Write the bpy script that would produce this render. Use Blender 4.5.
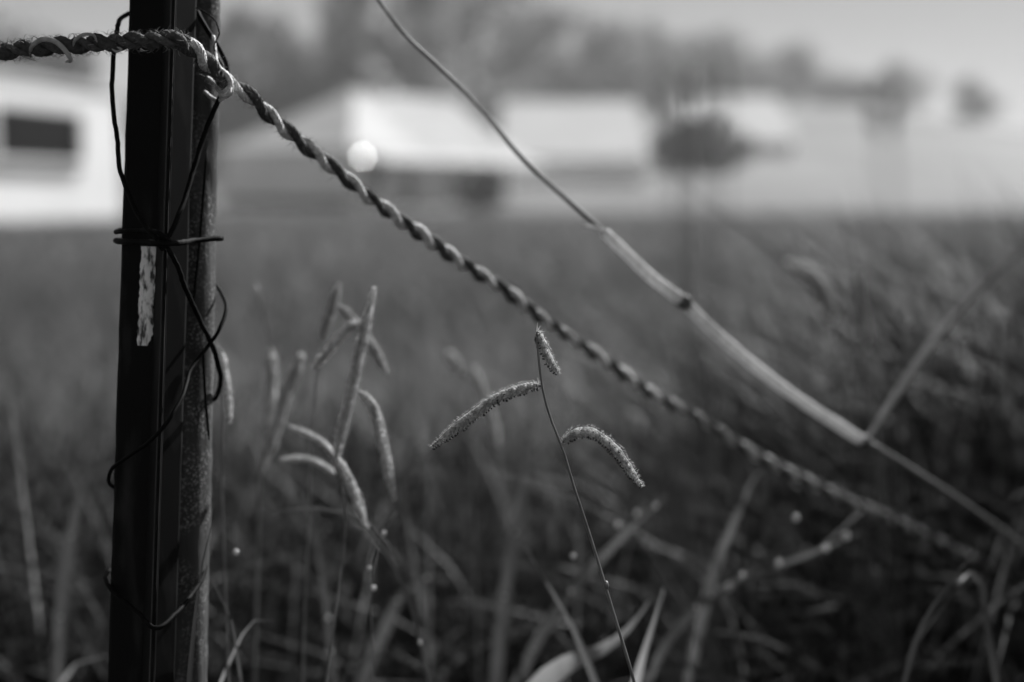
import bpy, math, random
import numpy as np
from mathutils import Vector, Matrix

for o in list(bpy.data.objects):
    bpy.data.objects.remove(o, do_unlink=True)
scene = bpy.context.scene
COL = scene.collection
R = math.radians

# ------------------------------------------------------------------ camera
CAM_H = 0.60
FPX = 1364.0
PITCH = math.atan((341 - 200) / FPX)
cam_d = bpy.data.cameras.new('camera')
cam = bpy.data.objects.new('camera', cam_d)
COL.objects.link(cam)
cam.location = (0, 0, CAM_H)
cam.rotation_euler = (R(90) - PITCH, 0, 0)
cam_d.sensor_width = 37.54
cam_d.lens = 50
cam_d.clip_start = 0.02
cam_d.clip_end = 5000
cam_d.dof.use_dof = True
cam_d.dof.focus_distance = 0.710
cam_d.dof.aperture_fstop = 3.0
cam_d.dof.aperture_blades = 8
cam_d.dof.aperture_rotation = R(12)
scene.camera = cam

# ------------------------------------------------------------------ light
SUN_AZ, SUN_EL = R(36), R(40)          # to the right of the view, behind the subject
w = bpy.data.worlds.new('World')
scene.world = w
w.use_nodes = True
nt = w.node_tree
nt.nodes.clear()
wo = nt.nodes.new('ShaderNodeOutputWorld')
bg = nt.nodes.new('ShaderNodeBackground')
sky = nt.nodes.new('ShaderNodeTexSky')
sky.sky_type = 'NISHITA'
sky.sun_disc = False
sky.sun_elevation = SUN_EL
sky.sun_rotation = SUN_AZ
sky.air_density = 0.38
sky.dust_density = 0.25
bw = nt.nodes.new('ShaderNodeRGBToBW')
nt.links.new(sky.outputs[0], bw.inputs[0])
nt.links.new(bw.outputs[0], bg.inputs['Color'])
nt.links.new(bg.outputs[0], wo.inputs['Surface'])
bg.inputs['Strength'].default_value = 0.05

sd = bpy.data.lights.new('sun', 'SUN')
sd.energy = 5.0
sd.angle = R(0.6)
sd.color = (1, 1, 1)
so = bpy.data.objects.new('sun', sd)
COL.objects.link(so)
to_sun = Vector((math.sin(SUN_AZ) * math.cos(SUN_EL), math.cos(SUN_AZ) * math.cos(SUN_EL), math.sin(SUN_EL)))
so.rotation_euler = to_sun.to_track_quat('Z', 'Y').to_euler()
so.location = (0, 0, 60)

scene.view_settings.view_transform = 'Standard'
scene.view_settings.look = 'None'
scene.view_settings.gamma = 1
scene.view_settings.use_curve_mapping = False
scene.view_settings.exposure = 0.90
scene.cycles.use_denoising = True
scene.cycles.max_bounces = 8
scene.cycles.transparent_max_bounces = 8
scene.cycles.volume_bounces = 0
scene.cycles.sample_clamp_indirect = 6

# ------------------------------------------------------------------ helpers
CP, SP = math.cos(PITCH), math.sin(PITCH)


def P(px, py, d):
    """the world point seen at pixel (px, py), d metres along the view axis"""
    u = (px - 512) / FPX * d
    v = (341 - py) / FPX * d
    return Vector((u, d * CP + v * SP, CAM_H - d * SP + v * CP))


def sm(t):
    t = min(1, max(0, t))
    return t * t * (3 - 2 * t)


def ground_z(x, y):
    a = x / max(y, 20)
    prof = 1 - 0.30 * sm((a - 0.24) / 0.16)
    z = 15.5 * prof * sm((y - 62) / 168.0)
    if y > 230:
        z -= 4 * prof * sm((y - 230) / 500.0)
    return z


def ramp_mat(name, c0, c1, scale, rough=0.8, detail=6, spec=0.3, trans=0.0, bump=0.0, bscale=None,
             stretch=(1, 1, 1), metal=0.0, space='Object', attr=None, lo=0.35, hi=0.65):
    m = bpy.data.materials.new(name)
    m.use_nodes = True
    n = m.node_tree
    p = n.nodes['Principled BSDF']
    p.inputs['Roughness'].default_value = rough
    p.inputs['Specular IOR Level'].default_value = spec
    p.inputs['Metallic'].default_value = metal
    tc = n.nodes.new('ShaderNodeTexCoord')
    mp = n.nodes.new('ShaderNodeMapping')
    mp.inputs['Scale'].default_value = stretch
    n.links.new(tc.outputs[space], mp.inputs[0])
    no = n.nodes.new('ShaderNodeTexNoise')
    no.inputs['Scale'].default_value = scale
    no.inputs['Detail'].default_value = detail
    n.links.new(mp.outputs[0], no.inputs['Vector'])
    cr = n.nodes.new('ShaderNodeValToRGB')
    cr.color_ramp.elements[0].position = lo
    cr.color_ramp.elements[1].position = hi
    cr.color_ramp.elements[0].color = (c0, c0, c0, 1)
    cr.color_ramp.elements[1].color = (c1, c1, c1, 1)
    n.links.new(no.outputs[0], cr.inputs[0])
    col = cr.outputs[0]
    if attr:
        at = n.nodes.new('ShaderNodeAttribute')
        at.attribute_name = attr
        mx = n.nodes.new('ShaderNodeMix')
        mx.data_type = 'RGBA'
        mx.blend_type = 'MULTIPLY'
        mx.inputs[0].default_value = 1
        n.links.new(col, mx.inputs[6])
        n.links.new(at.outputs['Color'], mx.inputs[7])
        col = mx.outputs[2]
    n.links.new(col, p.inputs['Base Color'])
    if bump:
        b = n.nodes.new('ShaderNodeBump')
        b.inputs['Strength'].default_value = bump
        b.inputs['Distance'].default_value = 0.002 if bscale is None else bscale
        n.links.new(no.outputs[0], b.inputs['Height'])
        n.links.new(b.outputs[0], p.inputs['Normal'])
    if trans:
        tr = n.nodes.new('ShaderNodeBsdfTranslucent')
        n.links.new(col, tr.inputs['Color'])
        ms = n.nodes.new('ShaderNodeMixShader')
        ms.inputs[0].default_value = trans
        n.links.new(p.outputs[0], ms.inputs[1])
        n.links.new(tr.outputs[0], ms.inputs[2])
        n.links.new(ms.outputs[0], n.nodes['Material Output'].inputs['Surface'])
    return m


class MB:
    """collects vertices and faces, then becomes one mesh"""

    def __init__(self):
        self.v, self.f, self.s = [], [], []

    def add(self, verts, faces, shade=1.0):
        o = len(self.v)
        self.v += [tuple(v) for v in verts]
        self.f += [tuple(i + o for i in f) for f in faces]
        self.s += [shade] * len(verts)

    def box(self, c, sx, sy, sz, ax=Vector((1, 0, 0)), ay=Vector((0, 1, 0)), az=Vector((0, 0, 1))):
        c = Vector(c)
        vs = [c + ax * sx * i + ay * sy * j + az * sz * k for k in (-.5, .5) for j in (-.5, .5) for i in (-.5, .5)]
        self.add(vs, [(0, 2, 3, 1), (4, 5, 7, 6), (0, 1, 5, 4), (1, 3, 7, 5), (3, 2, 6, 7), (2, 0, 4, 6)])

    def tube(self, pts, rad, sides=8, cap=True, shade=1.0, jitter=0.0, rnd=random, streak=None):
        pts = [Vector(p) for p in pts]
        n = len(pts)
        if not hasattr(rad, '__len__'):
            rad = [rad] * n
        t = [(pts[min(i + 1, n - 1)] - pts[max(i - 1, 0)]).normalized() for i in range(n)]
        up = Vector((0, 0, 1)) if abs(t[0].z) < 0.9 else Vector((1, 0, 0))
        nn = t[0].cross(up).normalized()
        vs, fs = [], []
        for i in range(n):
            nn = (nn - t[i] * nn.dot(t[i])).normalized()
            b = t[i].cross(nn)
            for k in range(sides):
                a = 2 * math.pi * k / sides
                r = rad[i] * (1 + jitter * rnd.uniform(-1, 1))
                vs.append(pts[i] + (nn * math.cos(a) + b * math.sin(a)) * r)
        for i in range(n - 1):
            for k in range(sides):
                k2 = (k + 1) % sides
                fs.append((i * sides + k, i * sides + k2, (i + 1) * sides + k2, (i + 1) * sides + k))
        if cap:
            fs.append(tuple(range(sides - 1, -1, -1)))
            fs.append(tuple(range((n - 1) * sides, n * sides)))
        self.add(vs, fs, shade)
        if streak:
            self.s[-len(vs):] = [streak[k] * rnd.uniform(.85, 1.1) for i in range(n) for k in range(sides)]

    def ribbon(self, pts, widths, side, fold=0.15, shade=1.0):
        """a folded leaf blade along pts"""
        pts = [Vector(p) for p in pts]
        n = len(pts)
        vs, fs = [], []
        for i in range(n):
            t = (pts[min(i + 1, n - 1)] - pts[max(i - 1, 0)]).normalized()
            s = (side - t * side.dot(t)).normalized()
            nr = t.cross(s)
            wd = widths[i] * 0.5
            vs += [pts[i] - s * wd, pts[i] + nr * wd * fold * 2, pts[i] + s * wd]
        for i in range(n - 1):
            a, b = i * 3, (i + 1) * 3
            fs += [(a, a + 1, b + 1, b), (a + 1, a + 2, b + 2, b + 1)]
        self.add(vs, fs, shade)

    def build(self, name, mat, parent=None, smooth=True, origin=None):
        me = bpy.data.meshes.new(name)
        vv = self.v
        if origin is not None:
            o0 = Vector(origin)
            vv = [tuple(Vector(v) - o0) for v in self.v]
        me.from_pydata(vv, [], self.f)
        me.materials.append(mat)
        at = me.attributes.new('shade', 'FLOAT_COLOR', 'POINT')
        at.data.foreach_set('color', np.repeat(np.array(self.s, dtype=np.float32), 4))
        if smooth:
            me.polygons.foreach_set('use_smooth', [True] * len(me.polygons))
        o = bpy.data.objects.new(name, me)
        COL.objects.link(o)
        if origin is not None:
            o.location = Vector(origin)
        if parent:
            o.parent = parent
            if origin is None:
                o.matrix_parent_inverse = Matrix.Translation(-Vector(parent.location))
        return o


def thing(name, label, cat, loc, group=None):
    o = bpy.data.objects.new(name, None)
    o.empty_display_size = 0.05
    COL.objects.link(o)
    o.location = loc
    return tag(o, label, cat, group)


def tag(o, label=None, cat=None, group=None, kind=None):
    for k, v in (('label', label), ('category', cat), ('group', group), ('kind', kind)):
        if v:
            o[k] = v
    return o


def smooth_path(ctrl, n):
    """smooth curve through the control points (world Vectors), n samples evenly along its length"""
    c = [Vector(p) for p in ctrl]
    h = [max(1e-6, (c[i + 1] - c[i]).length) for i in range(len(c) - 1)]
    m = []
    for i in range(len(c)):
        if i == 0:
            m.append((c[1] - c[0]) / h[0])
        elif i == len(c) - 1:
            m.append((c[-1] - c[-2]) / h[-1])
        else:
            m.append(((c[i + 1] - c[i]) / h[i] * h[i - 1] + (c[i] - c[i - 1]) / h[i - 1] * h[i]) / (h[i] + h[i - 1]))
    out = []
    for i in range(len(c) - 1):
        for k in range(16):
            t = k / 16
            t2, t3 = t * t, t * t * t
            out.append(c[i] * (2 * t3 - 3 * t2 + 1) + m[i] * h[i] * (t3 - 2 * t2 + t) + c[i + 1] * (3 * t2 - 2 * t3) + m[i + 1] * h[i] * (t3 - t2))
    out.append(c[-1])
    L = [0]
    for i in range(1, len(out)):
        L.append(L[-1] + (out[i] - out[i - 1]).length)
    res, j = [], 0
    for k in range(n):
        s = L[-1] * k / (n - 1)
        while j < len(L) - 2 and L[j + 1] < s:
            j += 1
        f = (s - L[j]) / max(1e-9, L[j + 1] - L[j])
        res.append(out[j].lerp(out[j + 1], min(1, f)))
    return res


def length(pts):
    return sum((pts[i + 1] - pts[i]).length for i in range(len(pts) - 1))


# ------------------------------------------------------------------ materials
M = {}
M['leaf'] = ramp_mat('leaf', 0.55, 1.0, 40, rough=0.5, spec=0.22, trans=0.42, attr='shade', stretch=(1, 1, 0.2))
M['tree_leaf'] = ramp_mat('tree_leaf', 0.04, 0.11, 0.4, rough=0.55, spec=0.3, trans=0.4)
M['bush_leaf'] = ramp_mat('bush_leaf', 0.006, 0.014, 0.8, rough=0.7, spec=0.1, trans=0.15)
M['bark'] = ramp_mat('bark', 0.08, 0.22, 3, rough=0.9, stretch=(1, 1, 0.2))
M['stem'] = ramp_mat('stem', 0.10, 0.20, 300, rough=0.4, spec=0.5, stretch=(1, 1, 0.2))
M['straw'] = ramp_mat('straw', 0.62, 0.88, 260, rough=0.45, spec=0.4, trans=0.5, stretch=(1, 1, 0.3), attr='shade')
M['straw_thin'] = ramp_mat('straw_thin', 0.07, 0.13, 260, rough=0.5, spec=0.4, stretch=(1, 1, 0.3))
M['node'] = ramp_mat('node', 0.03, 0.08, 300, rough=0.6)
M['spikelet'] = ramp_mat('spikelet', 0.68, 0.94, 900, rough=0.5, spec=0.4, trans=0.65, attr='shade')
M['stigma'] = ramp_mat('stigma', 0.010, 0.022, 600, rough=0.7)
M['hair'] = ramp_mat('hair', 0.85, 0.92, 100, rough=0.4, trans=0.5)
M['rope'] = ramp_mat('rope', 0.40, 0.85, 420, rough=0.75, bump=0.7, bscale=0.001, attr='shade', spec=0.3)
M['fibre'] = ramp_mat('fibre', 0.45, 0.6, 200, rough=0.6, trans=0.4, attr='shade')
M['tendril'] = ramp_mat('tendril', 0.4, 0.6, 200, rough=0.5, trans=0.3)
M['steel'] = ramp_mat('steel', 0.004, 0.030, 70, lo=0.56, hi=0.78, rough=0.65, spec=0.12, bump=0.15, bscale=0.0006, stretch=(1, 1, 0.25))
M['steel_edge'] = ramp_mat('steel_edge', 0.01, 0.06, 60, rough=0.5, spec=0.4, metal=0.2, stretch=(1, 1, 0.2))
M['wire'] = ramp_mat('wire', 0.003, 0.007, 200, rough=0.7, spec=0.06)
M['pale_mottle'] = ramp_mat('pale_mottle', 0.03, 0.95, 420, rough=0.4, spec=0.5, stretch=(1, 1, 0.3), lo=0.36, hi=0.53, bump=0.5)
M['white'] = ramp_mat('white_wall', 0.76, 0.84, 0.6, rough=0.8)
M['greywall'] = ramp_mat('grey_wall', 0.72, 0.80, 0.6, rough=0.8)
M['roof'] = ramp_mat('pale_roof', 0.44, 0.53, 0.3, rough=0.8, spec=0.1)
M['dark'] = ramp_mat('dark_inside', 0.004, 0.008, 0.5, rough=0.9, spec=0.0)
M['glass'] = ramp_mat('window_glass', 0.006, 0.012, 0.5, rough=0.2, spec=0.2)


M['glint'] = ramp_mat('glint_pane_gloss', 0.3, 0.4, 2, rough=0.30, spec=0.9, metal=0.6)  # gloss of the added pane that makes the sun glint


def timber_mat():
    m = ramp_mat('lichen_timber', 0.018, 0.06, 60, rough=0.9, bump=0.8, bscale=0.003, stretch=(1, 1, 0.12))
    n = m.node_tree
    p = n.nodes['Principled BSDF']
    tc = n.nodes['Texture Coordinate']
    vo = n.nodes.new('ShaderNodeTexNoise')
    vo.inputs['Scale'].default_value = 620
    vo.inputs['Detail'].default_value = 6
    n.links.new(tc.outputs['Object'], vo.inputs['Vector'])
    cr = n.nodes.new('ShaderNodeValToRGB')
    cr.color_ramp.elements[0].position = 0.50
    cr.color_ramp.elements[1].position = 0.70
    n.links.new(vo.outputs[0], cr.inputs[0])
    lf = n.nodes.new('ShaderNodeTexNoise')
    lf.inputs['Scale'].default_value = 55
    lf.inputs['Detail'].default_value = 2
    n.links.new(tc.outputs['Object'], lf.inputs['Vector'])
    lr = n.nodes.new('ShaderNodeMapRange')
    lr.inputs[1].default_value = 0.38
    lr.inputs[2].default_value = 0.66
    n.links.new(lf.outputs[0], lr.inputs[0])
    ml = n.nodes.new('ShaderNodeMath')
    ml.operation = 'MULTIPLY'
    n.links.new(lr.outputs[0], ml.inputs[0])
    n.links.new(cr.outputs[0], ml.inputs[1])
    mx = n.nodes.new('ShaderNodeMix')
    mx.data_type = 'RGBA'
    src = p.inputs['Base Color'].links[0].from_socket
    n.links.new(ml.outputs[0], mx.inputs[0])
    n.links.new(src, mx.inputs[6])
    mx.inputs[7].default_value = (0.30, 0.30, 0.30, 1)
    n.links.new(mx.outputs[2], p.inputs['Base Color'])
    return m


M['timber'] = timber_mat()


def ground_mat():
    m = bpy.data.materials.new('pasture')
    m.use_nodes = True
    n = m.node_tree
    p = n.nodes['Principled BSDF']
    p.inputs['Roughness'].default_value = 0.9
    p.inputs['Specular IOR Level'].default_value = 0.1
    ge = n.nodes.new('ShaderNodeNewGeometry')
    sx = n.nodes.new('ShaderNodeSeparateXYZ')
    n.links.new(ge.outputs['Position'], sx.inputs[0])
    big = n.nodes.new('ShaderNodeTexNoise')
    big.inputs['Scale'].default_value = 0.05
    big.inputs['Detail'].default_value = 5
    n.links.new(ge.outputs['Position'], big.inputs['Vector'])
    fine = n.nodes.new('ShaderNodeTexNoise')
    fine.inputs['Scale'].default_value = 4
    fine.inputs['Detail'].default_value = 8
    n.links.new(ge.outputs['Position'], fine.inputs['Vector'])
    # the long-grass paddock ends where the mown pale field starts
    ad = n.nodes.new('ShaderNodeMath')
    ad.operation = 'MULTIPLY_ADD'
    ad.inputs[1].default_value = 40
    n.links.new(big.outputs[0], ad.inputs[0])
    n.links.new(sx.outputs['Y'], ad.inputs[2])
    mr = n.nodes.new('ShaderNodeMapRange')
    mr.inputs[1].default_value = 27
    mr.inputs[2].default_value = 128
    n.links.new(ad.outputs[0], mr.inputs[0])
    c1 = n.nodes.new('ShaderNodeValToRGB')
    c1.color_ramp.elements[0].color = (.030, .030, .030, 1)
    c1.color_ramp.elements[1].color = (.085, .085, .085, 1)
    n.links.new(fine.outputs[0], c1.inputs[0])
    c2 = n.nodes.new('ShaderNodeValToRGB')
    c2.color_ramp.elements[0].position = 0.3
    c2.color_ramp.elements[1].position = 0.7
    c2.color_ramp.elements[0].color = (.15, .15, .15, 1)
    c2.color_ramp.elements[1].color = (.27, .27, .27, 1)
    n.links.new(big.outputs[0], c2.inputs[0])
    mx = n.nodes.new('ShaderNodeMix')
    mx.data_type = 'RGBA'
    n.links.new(mr.outputs[0], mx.inputs[0])
    n.links.new(c1.outputs[0], mx.inputs[6])
    n.links.new(c2.outputs[0], mx.inputs[7])
    n.links.new(mx.outputs[2], p.inputs['Base Color'])
    bp = n.nodes.new('ShaderNodeBump')
    bp.inputs['Strength'].default_value = 0.5
    bp.inputs['Distance'].default_value = 0.05
    n.links.new(fine.outputs[0], bp.inputs['Height'])
    n.links.new(bp.outputs[0], p.inputs['Normal'])
    return m


# ------------------------------------------------------------------ ground
def build_ground():
    ys = [-40, -10, 0, 3, 8, 15, 24, 34, 44] + list(range(50, 250, 8)) + [270, 300, 350, 420, 520, 640, 760, 880]
    xs = list(range(-640, -200, 40)) + list(range(-200, 201, 12)) + list(range(240, 641, 40))
    mb = MB()
    vs = [(x, y, ground_z(x, y)) for y in ys for x in xs]
    nx = len(xs)
    fs = [(j * nx + i, j * nx + i + 1, (j + 1) * nx + i + 1, (j + 1) * nx + i) for j in range(len(ys) - 1) for i in range(nx - 1)]
    mb.add(vs, fs)
    o = mb.build('ground', ground_mat())
    tag(o, 'grassy paddock rising to a pale mown hillside', kind='structure')


build_ground()

# ------------------------------------------------------------------ haze
hz = MB()
hz.box((0, 420, 22), 1320, 960, 48)
hm = bpy.data.materials.new('haze_air')
hm.use_nodes = True
hm.node_tree.nodes.clear()
ho = hm.node_tree.nodes.new('ShaderNodeOutputMaterial')
hv = hm.node_tree.nodes.new('ShaderNodeVolumePrincipled')
hv.inputs['Color'].default_value = (0.95, 0.95, 0.95, 1)
hv.inputs['Density'].default_value = 0.0014
hv.inputs['Anisotropy'].default_value = 0.0
hm.node_tree.links.new(hv.outputs[0], ho.inputs['Volume'])
h = hz.build('haze', hm, smooth=False)
tag(h, 'pale bright haze over the far fields', kind='stuff')


# ------------------------------------------------------------------ buildings
def at_d(px, d):
    return (px - 512) / FPX * d


def farm_house():
    C = Vector((-8.55, 72, 0))
    G = Vector((-16.2, 77, 0))
    g = (G - C)
    gw = g.length
    g.normalize()
    l = Vector((-g.y, g.x, 0))
    if l.x < 0:
        l = -l
    LEN = 15.5
    z0 = 0.10
    ze, zr = 3.55, 6.75
    t = thing('farm_house', 'long pale-roofed farmhouse with a front verandah, largest building in the background', 'house', (C.x, C.y, z0))
    up = Vector((0, 0, 1))
    # walls: one shell with gables
    a, b, c, d = C, G, G + l * LEN, C + l * LEN
    ma = (a + b) * .5 + l * 6.0
    mc = (c + d) * .5
    mb = MB()
    vs = [p + up * z0 for p in (a, b, c, d)] + [p + up * ze for p in (a, b, c, d)] + [ma + up * (zr - .05), mc + up * (zr - .05)]
    mb.add(vs, [(0, 4, 5, 1), (4, 8, 5), (1, 5, 6, 2), (2, 6, 9, 7, 3), (3, 7, 4, 0), (0, 1, 2, 3)])
    mb.build('wall', M['greywall'], t, smooth=False)
    # roof: two slabs
    slope = (ze - zr) / (gw / 2)
    hip = []
    for s, e in ((-1, a), (1, b)):
        r = MB()
        ov = 0.5
        out = g * s
        r0 = ma + up * (zr + .02)
        r1 = mc + l * .4 + up * (zr + .02)
        e0 = ma - l * 6.4 + out * (gw / 2 + ov) + up * (zr + slope * (gw / 2 + ov))
        e1 = e0 + l * (LEN + .8)
        hip.append(e0)
        th = up * .12
        r.add([r0, r1, e1, e0, r0 + th, r1 + th, e1 + th, e0 + th],
              [(0, 1, 2, 3), (7, 6, 5, 4), (0, 4, 5, 1), (1, 5, 6, 2), (2, 6, 7, 3), (3, 7, 4, 0)])
        ro = r.build('roof', M['roof'], t, smooth=False)
        if s == -1:
            for k in range(0, 26):          # raised seams of the metal sheets
                sb = r0 + l * (.3 + k * .63) + th
                if (.3 + k * .63) > LEN - 5.8:
                    break
                seb = sb + (e0 + l * 6.4 - r0)
                q = MB()
                q.tube([sb, seb], .035, 4)
                so_ = q.build('roof_seam', M['roof'], ro, smooth=False)
    r = MB()
    r0 = ma + up * (zr + .02)
    th = up * .12
    r.add([r0, hip[0], hip[1], r0 + th, hip[0] + th, hip[1] + th], [(0, 1, 2), (5, 4, 3), (0, 3, 4, 1), (1, 4, 5, 2), (2, 5, 3, 0)])
    r.build('roof_hip', M['roof'], t, smooth=False)
    # verandah
    f = -g
    v0 = C - l * .2 + up * (ze - .25)
    v1 = C + l * (LEN + .2) + up * (ze - .25)
    w0, w1 = v0 + f * 2.8 - up * .75, v1 + f * 2.8 - up * .75
    th = up * .08
    r = MB()
    r.add([v0, v1, w1, w0, v0 + th, v1 + th, w1 + th, w0 + th],
          [(0, 1, 2, 3), (7, 6, 5, 4), (0, 4, 5, 1), (1, 5, 6, 2), (2, 6, 7, 3), (3, 7, 4, 0)])
    r.build('verandah_roof', M['roof'], t, smooth=False)
    for k in range(7):
        q = MB()
        p = C + l * (.2 + k * 2.5) + f * 2.6
        q.box((p.x, p.y, (z0 + ze - .95) / 2), .12, .12, ze - .95 - z0)
        q.build('verandah_post', M['white'], t, smooth=False)
    # openings in the long wall
    for s0, wd, z1, z2, nm in ((1.6, 1.4, 1.2, 2.6, 'window'), (4.6, 1.0, .12, 2.4, 'door'), (9.2, 1.0, .12, 2.4, 'door'), (13.4, 1.4, 1.2, 2.6, 'window')):
        q = MB()
        p = C + l * (s0 + wd / 2) + f * .03
        q.box((p.x, p.y, (z1 + z2) / 2), wd, .08, z2 - z1, ax=l, ay=f)
        wn = q.build(nm, M['glass'], t, smooth=False)
        q = MB()
        q.box((p.x + f.x * .03, p.y + f.y * .03, z2 + .06), wd + .2, .12, .12, ax=l, ay=f)
        q.build('lintel', M['white'], wn, smooth=False)
    # low dark band at the foot and a window in the gable wall
    q = MB()
    p = (C + G) * .5 - l * .05
    q.box((p.x, p.y, z0 + .28), gw + .1, .12, .5, ax=g, ay=l)
    q.build('base_band', M['dark'], t, smooth=False)
    # chimney
    q = MB()
    p = ma + l * 3
    q.box((p.x, p.y, zr + .3), .7, .7, 1.2, ax=l, ay=g)
    q.build('chimney', M['greywall'], t, smooth=False)
    # pane added for its glint, tilted to throw the sun back at the viewer
    q = MB()
    c = P(362, 157, 70.0)
    hv_ = (to_sun + (Vector((0, 0, CAM_H)) - c).normalized()).normalized()
    ax_ = hv_.orthogonal().normalized()
    q.box(c, .17, .17, .06, ax=ax_, ay=hv_.cross(ax_), az=hv_)
    q.build('glint_pane', M['glint'], t, smooth=False)


def gable_shed(name, label, px0, px1, d, ytop, yeave, ybase, depth, wallmat, open_px=None, yaw=0.0, cat='shed', window=None):
    """long side faces the camera; pixel extents are converted to metres at distance d"""
    x0, x1 = at_d(px0, d), at_d(px1, d)
    zr = CAM_H + (200 - ytop) / FPX * (d + depth / 2)
    ze = CAM_H + (200 - yeave) / FPX * d
    z0 = ground_z((x0 + x1) / 2, d) - .3
    t = thing(name, label, cat, ((x0 + x1) / 2, d, z0))
    q = MB()
    W = x1 - x0
    vs = [(x0, d, z0), (x1, d, z0), (x1, d + depth, z0), (x0, d + depth, z0),
          (x0, d, ze), (x1, d, ze), (x1, d + depth, ze), (x0, d + depth, ze), (x0, d + depth / 2, zr - .06), (x1, d + depth / 2, zr - .06)]
    q.add(vs, [(0, 1, 5, 4), (1, 2, 6, 9, 5), (2, 3, 7, 6), (3, 0, 4, 8, 7), (3, 2, 1, 0)])
    q.build('wall', wallmat, t, smooth=False)
    s = (ze - zr) / (depth / 2)
    for sg in (-1, 1):
        ym = d + depth / 2
        ov = .06 if window else .4
        ye = ym + sg * (depth / 2 + ov)
        zee = zr + s * (depth / 2 + ov)
        r = MB()
        vs = [(x0 - .4, ym, zr), (x1 + .4, ym, zr), (x1 + .4, ye, zee), (x0 - .4, ye, zee)]
        vs += [(a, b, c + .1) for a, b, c in vs]
        r.add(vs, [(0, 1, 2, 3), (7, 6, 5, 4), (0, 4, 5, 1), (1, 5, 6, 2), (2, 6, 7, 3), (3, 7, 4, 0)])
        r.build('roof', M['roof'], t, smooth=False)
    if open_px:
        o0, o1, oy0, oy1 = open_px
        a, b = at_d(o0, d), at_d(o1, d)
        c, e = CAM_H + (200 - oy1) / FPX * d, CAM_H + (200 - oy0) / FPX * d
        c = max(c, z0 + .3)
        r = MB()
        r.box(((a + b) / 2, d - .02, (c + e) / 2), b - a, .08, e - c)
        ob = r.build('open_bay' if not window else 'window', M['dark'], t, smooth=False)
        for k in range(2):
            r = MB()
            xx = a if k == 0 else b
            r.box((xx, d - .08, (c + e) / 2), .16, .14, e - c)
            r.build('frame', M['white'], ob, smooth=False)
        r = MB()
        r.box(((a + b) / 2, d - .09, c - .06), b - a + .3, .2, .12)
        r.build('sill', M['white'], ob, smooth=False)
    if yaw:
        t.rotation_euler.z = yaw
    return t


farm_house()
gable_shed('farm_shed', 'low pale-roofed shed just right of the farmhouse', 506, 644, 96, 104, 158, 166, 22, M['white'])
gable_shed('hill_shed', 'pale-roofed shed on the hillside behind the dark bush', 690, 792, 122, 99, 142, 160, 22, M['white'])
gable_shed('cottage', 'white-walled cottage with a dark window left of the posts', -146, 206, 35, 74, 84, 222, 6, M['white'], (-26, 126, 110, 160), cat='house', window=True, yaw=R(75))


# ------------------------------------------------------------------ trees
def tree(px, ytop, wpx, d, label, seed, crown_lo=0.25, leaves=2600, leaf=0.85, name='tree', cat='tree', group='trees along the ridge behind the buildings', mat='tree_leaf', wide=1.25):
    rnd = random.Random(seed)
    wpx *= wide
    crown_lo *= .5
    x = at_d(px, d)
    z0 = ground_z(x, d) - .1
    H = CAM_H + (200 - ytop) / FPX * d - z0
    Wd = wpx / FPX * d / 2
    t = thing(name, label, cat, (x, d, z0), group)
    mb = MB()
    lean = rnd.uniform(-.4, .4)
    trunk = [Vector((x + lean * k / 6, d, z0 + H * .8 * k / 6)) for k in range(7)]
    r0 = 0.022 * H + .08
    mb.tube(trunk, [r0 * (1 - .8 * k / 6) for k in range(7)], 8, jitter=.1, rnd=rnd)
    clumps = []
    for k in range(26):
        f = crown_lo + (1 - crown_lo) * (k + .5) / 26
        prof = math.sin(math.pi * min(1, max(.05, (f - crown_lo) / (1 - crown_lo) * .82 + .12))) ** .7
        a = rnd.uniform(0, 6.28)
        rr = Wd * prof * rnd.uniform(.45, .95)
        c = Vector((x + lean * f + math.cos(a) * rr, d + math.sin(a) * rr, z0 + H * f * rnd.uniform(.82, 1.02)))
        b = Vector((x + lean * f * .7, d, z0 + H * max(.12, f - .22)))
        mid = (b + c) * .5 + Vector((0, 0, -.05 * H * .3))
        mb.tube([b, mid, c], [r0 * .35, r0 * .22, r0 * .08], 5, rnd=rnd)
        clumps.append((c, Wd * rnd.choice((.22, .3, .38, .5))))
    mb.build('trunk', M['bark'], t)
    cr = MB()
    n = int(leaves * 1.6) // len(clumps)
    for c, r in clumps:
        for _ in range(n):
            v = Vector((rnd.gauss(0, 1), rnd.gauss(0, 1), rnd.gauss(0, .8)))
            v = v.normalized() * r * rnd.random() ** .45
            p = c + v
            u = Vector((rnd.gauss(0, 1), rnd.gauss(0, 1), rnd.gauss(0, 1))).normalized()
            s = u.orthogonal().normalized()
            L, W2 = leaf * rnd.uniform(.6, 1.3), leaf * .45
            cr.add([p - u * L * .5, p + s * W2 * .5, p + u * L * .5, p - s * W2 * .5], [(0, 1, 2, 3)])
    cr.build('crown', M[mat], t, smooth=False)
    return t


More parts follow.
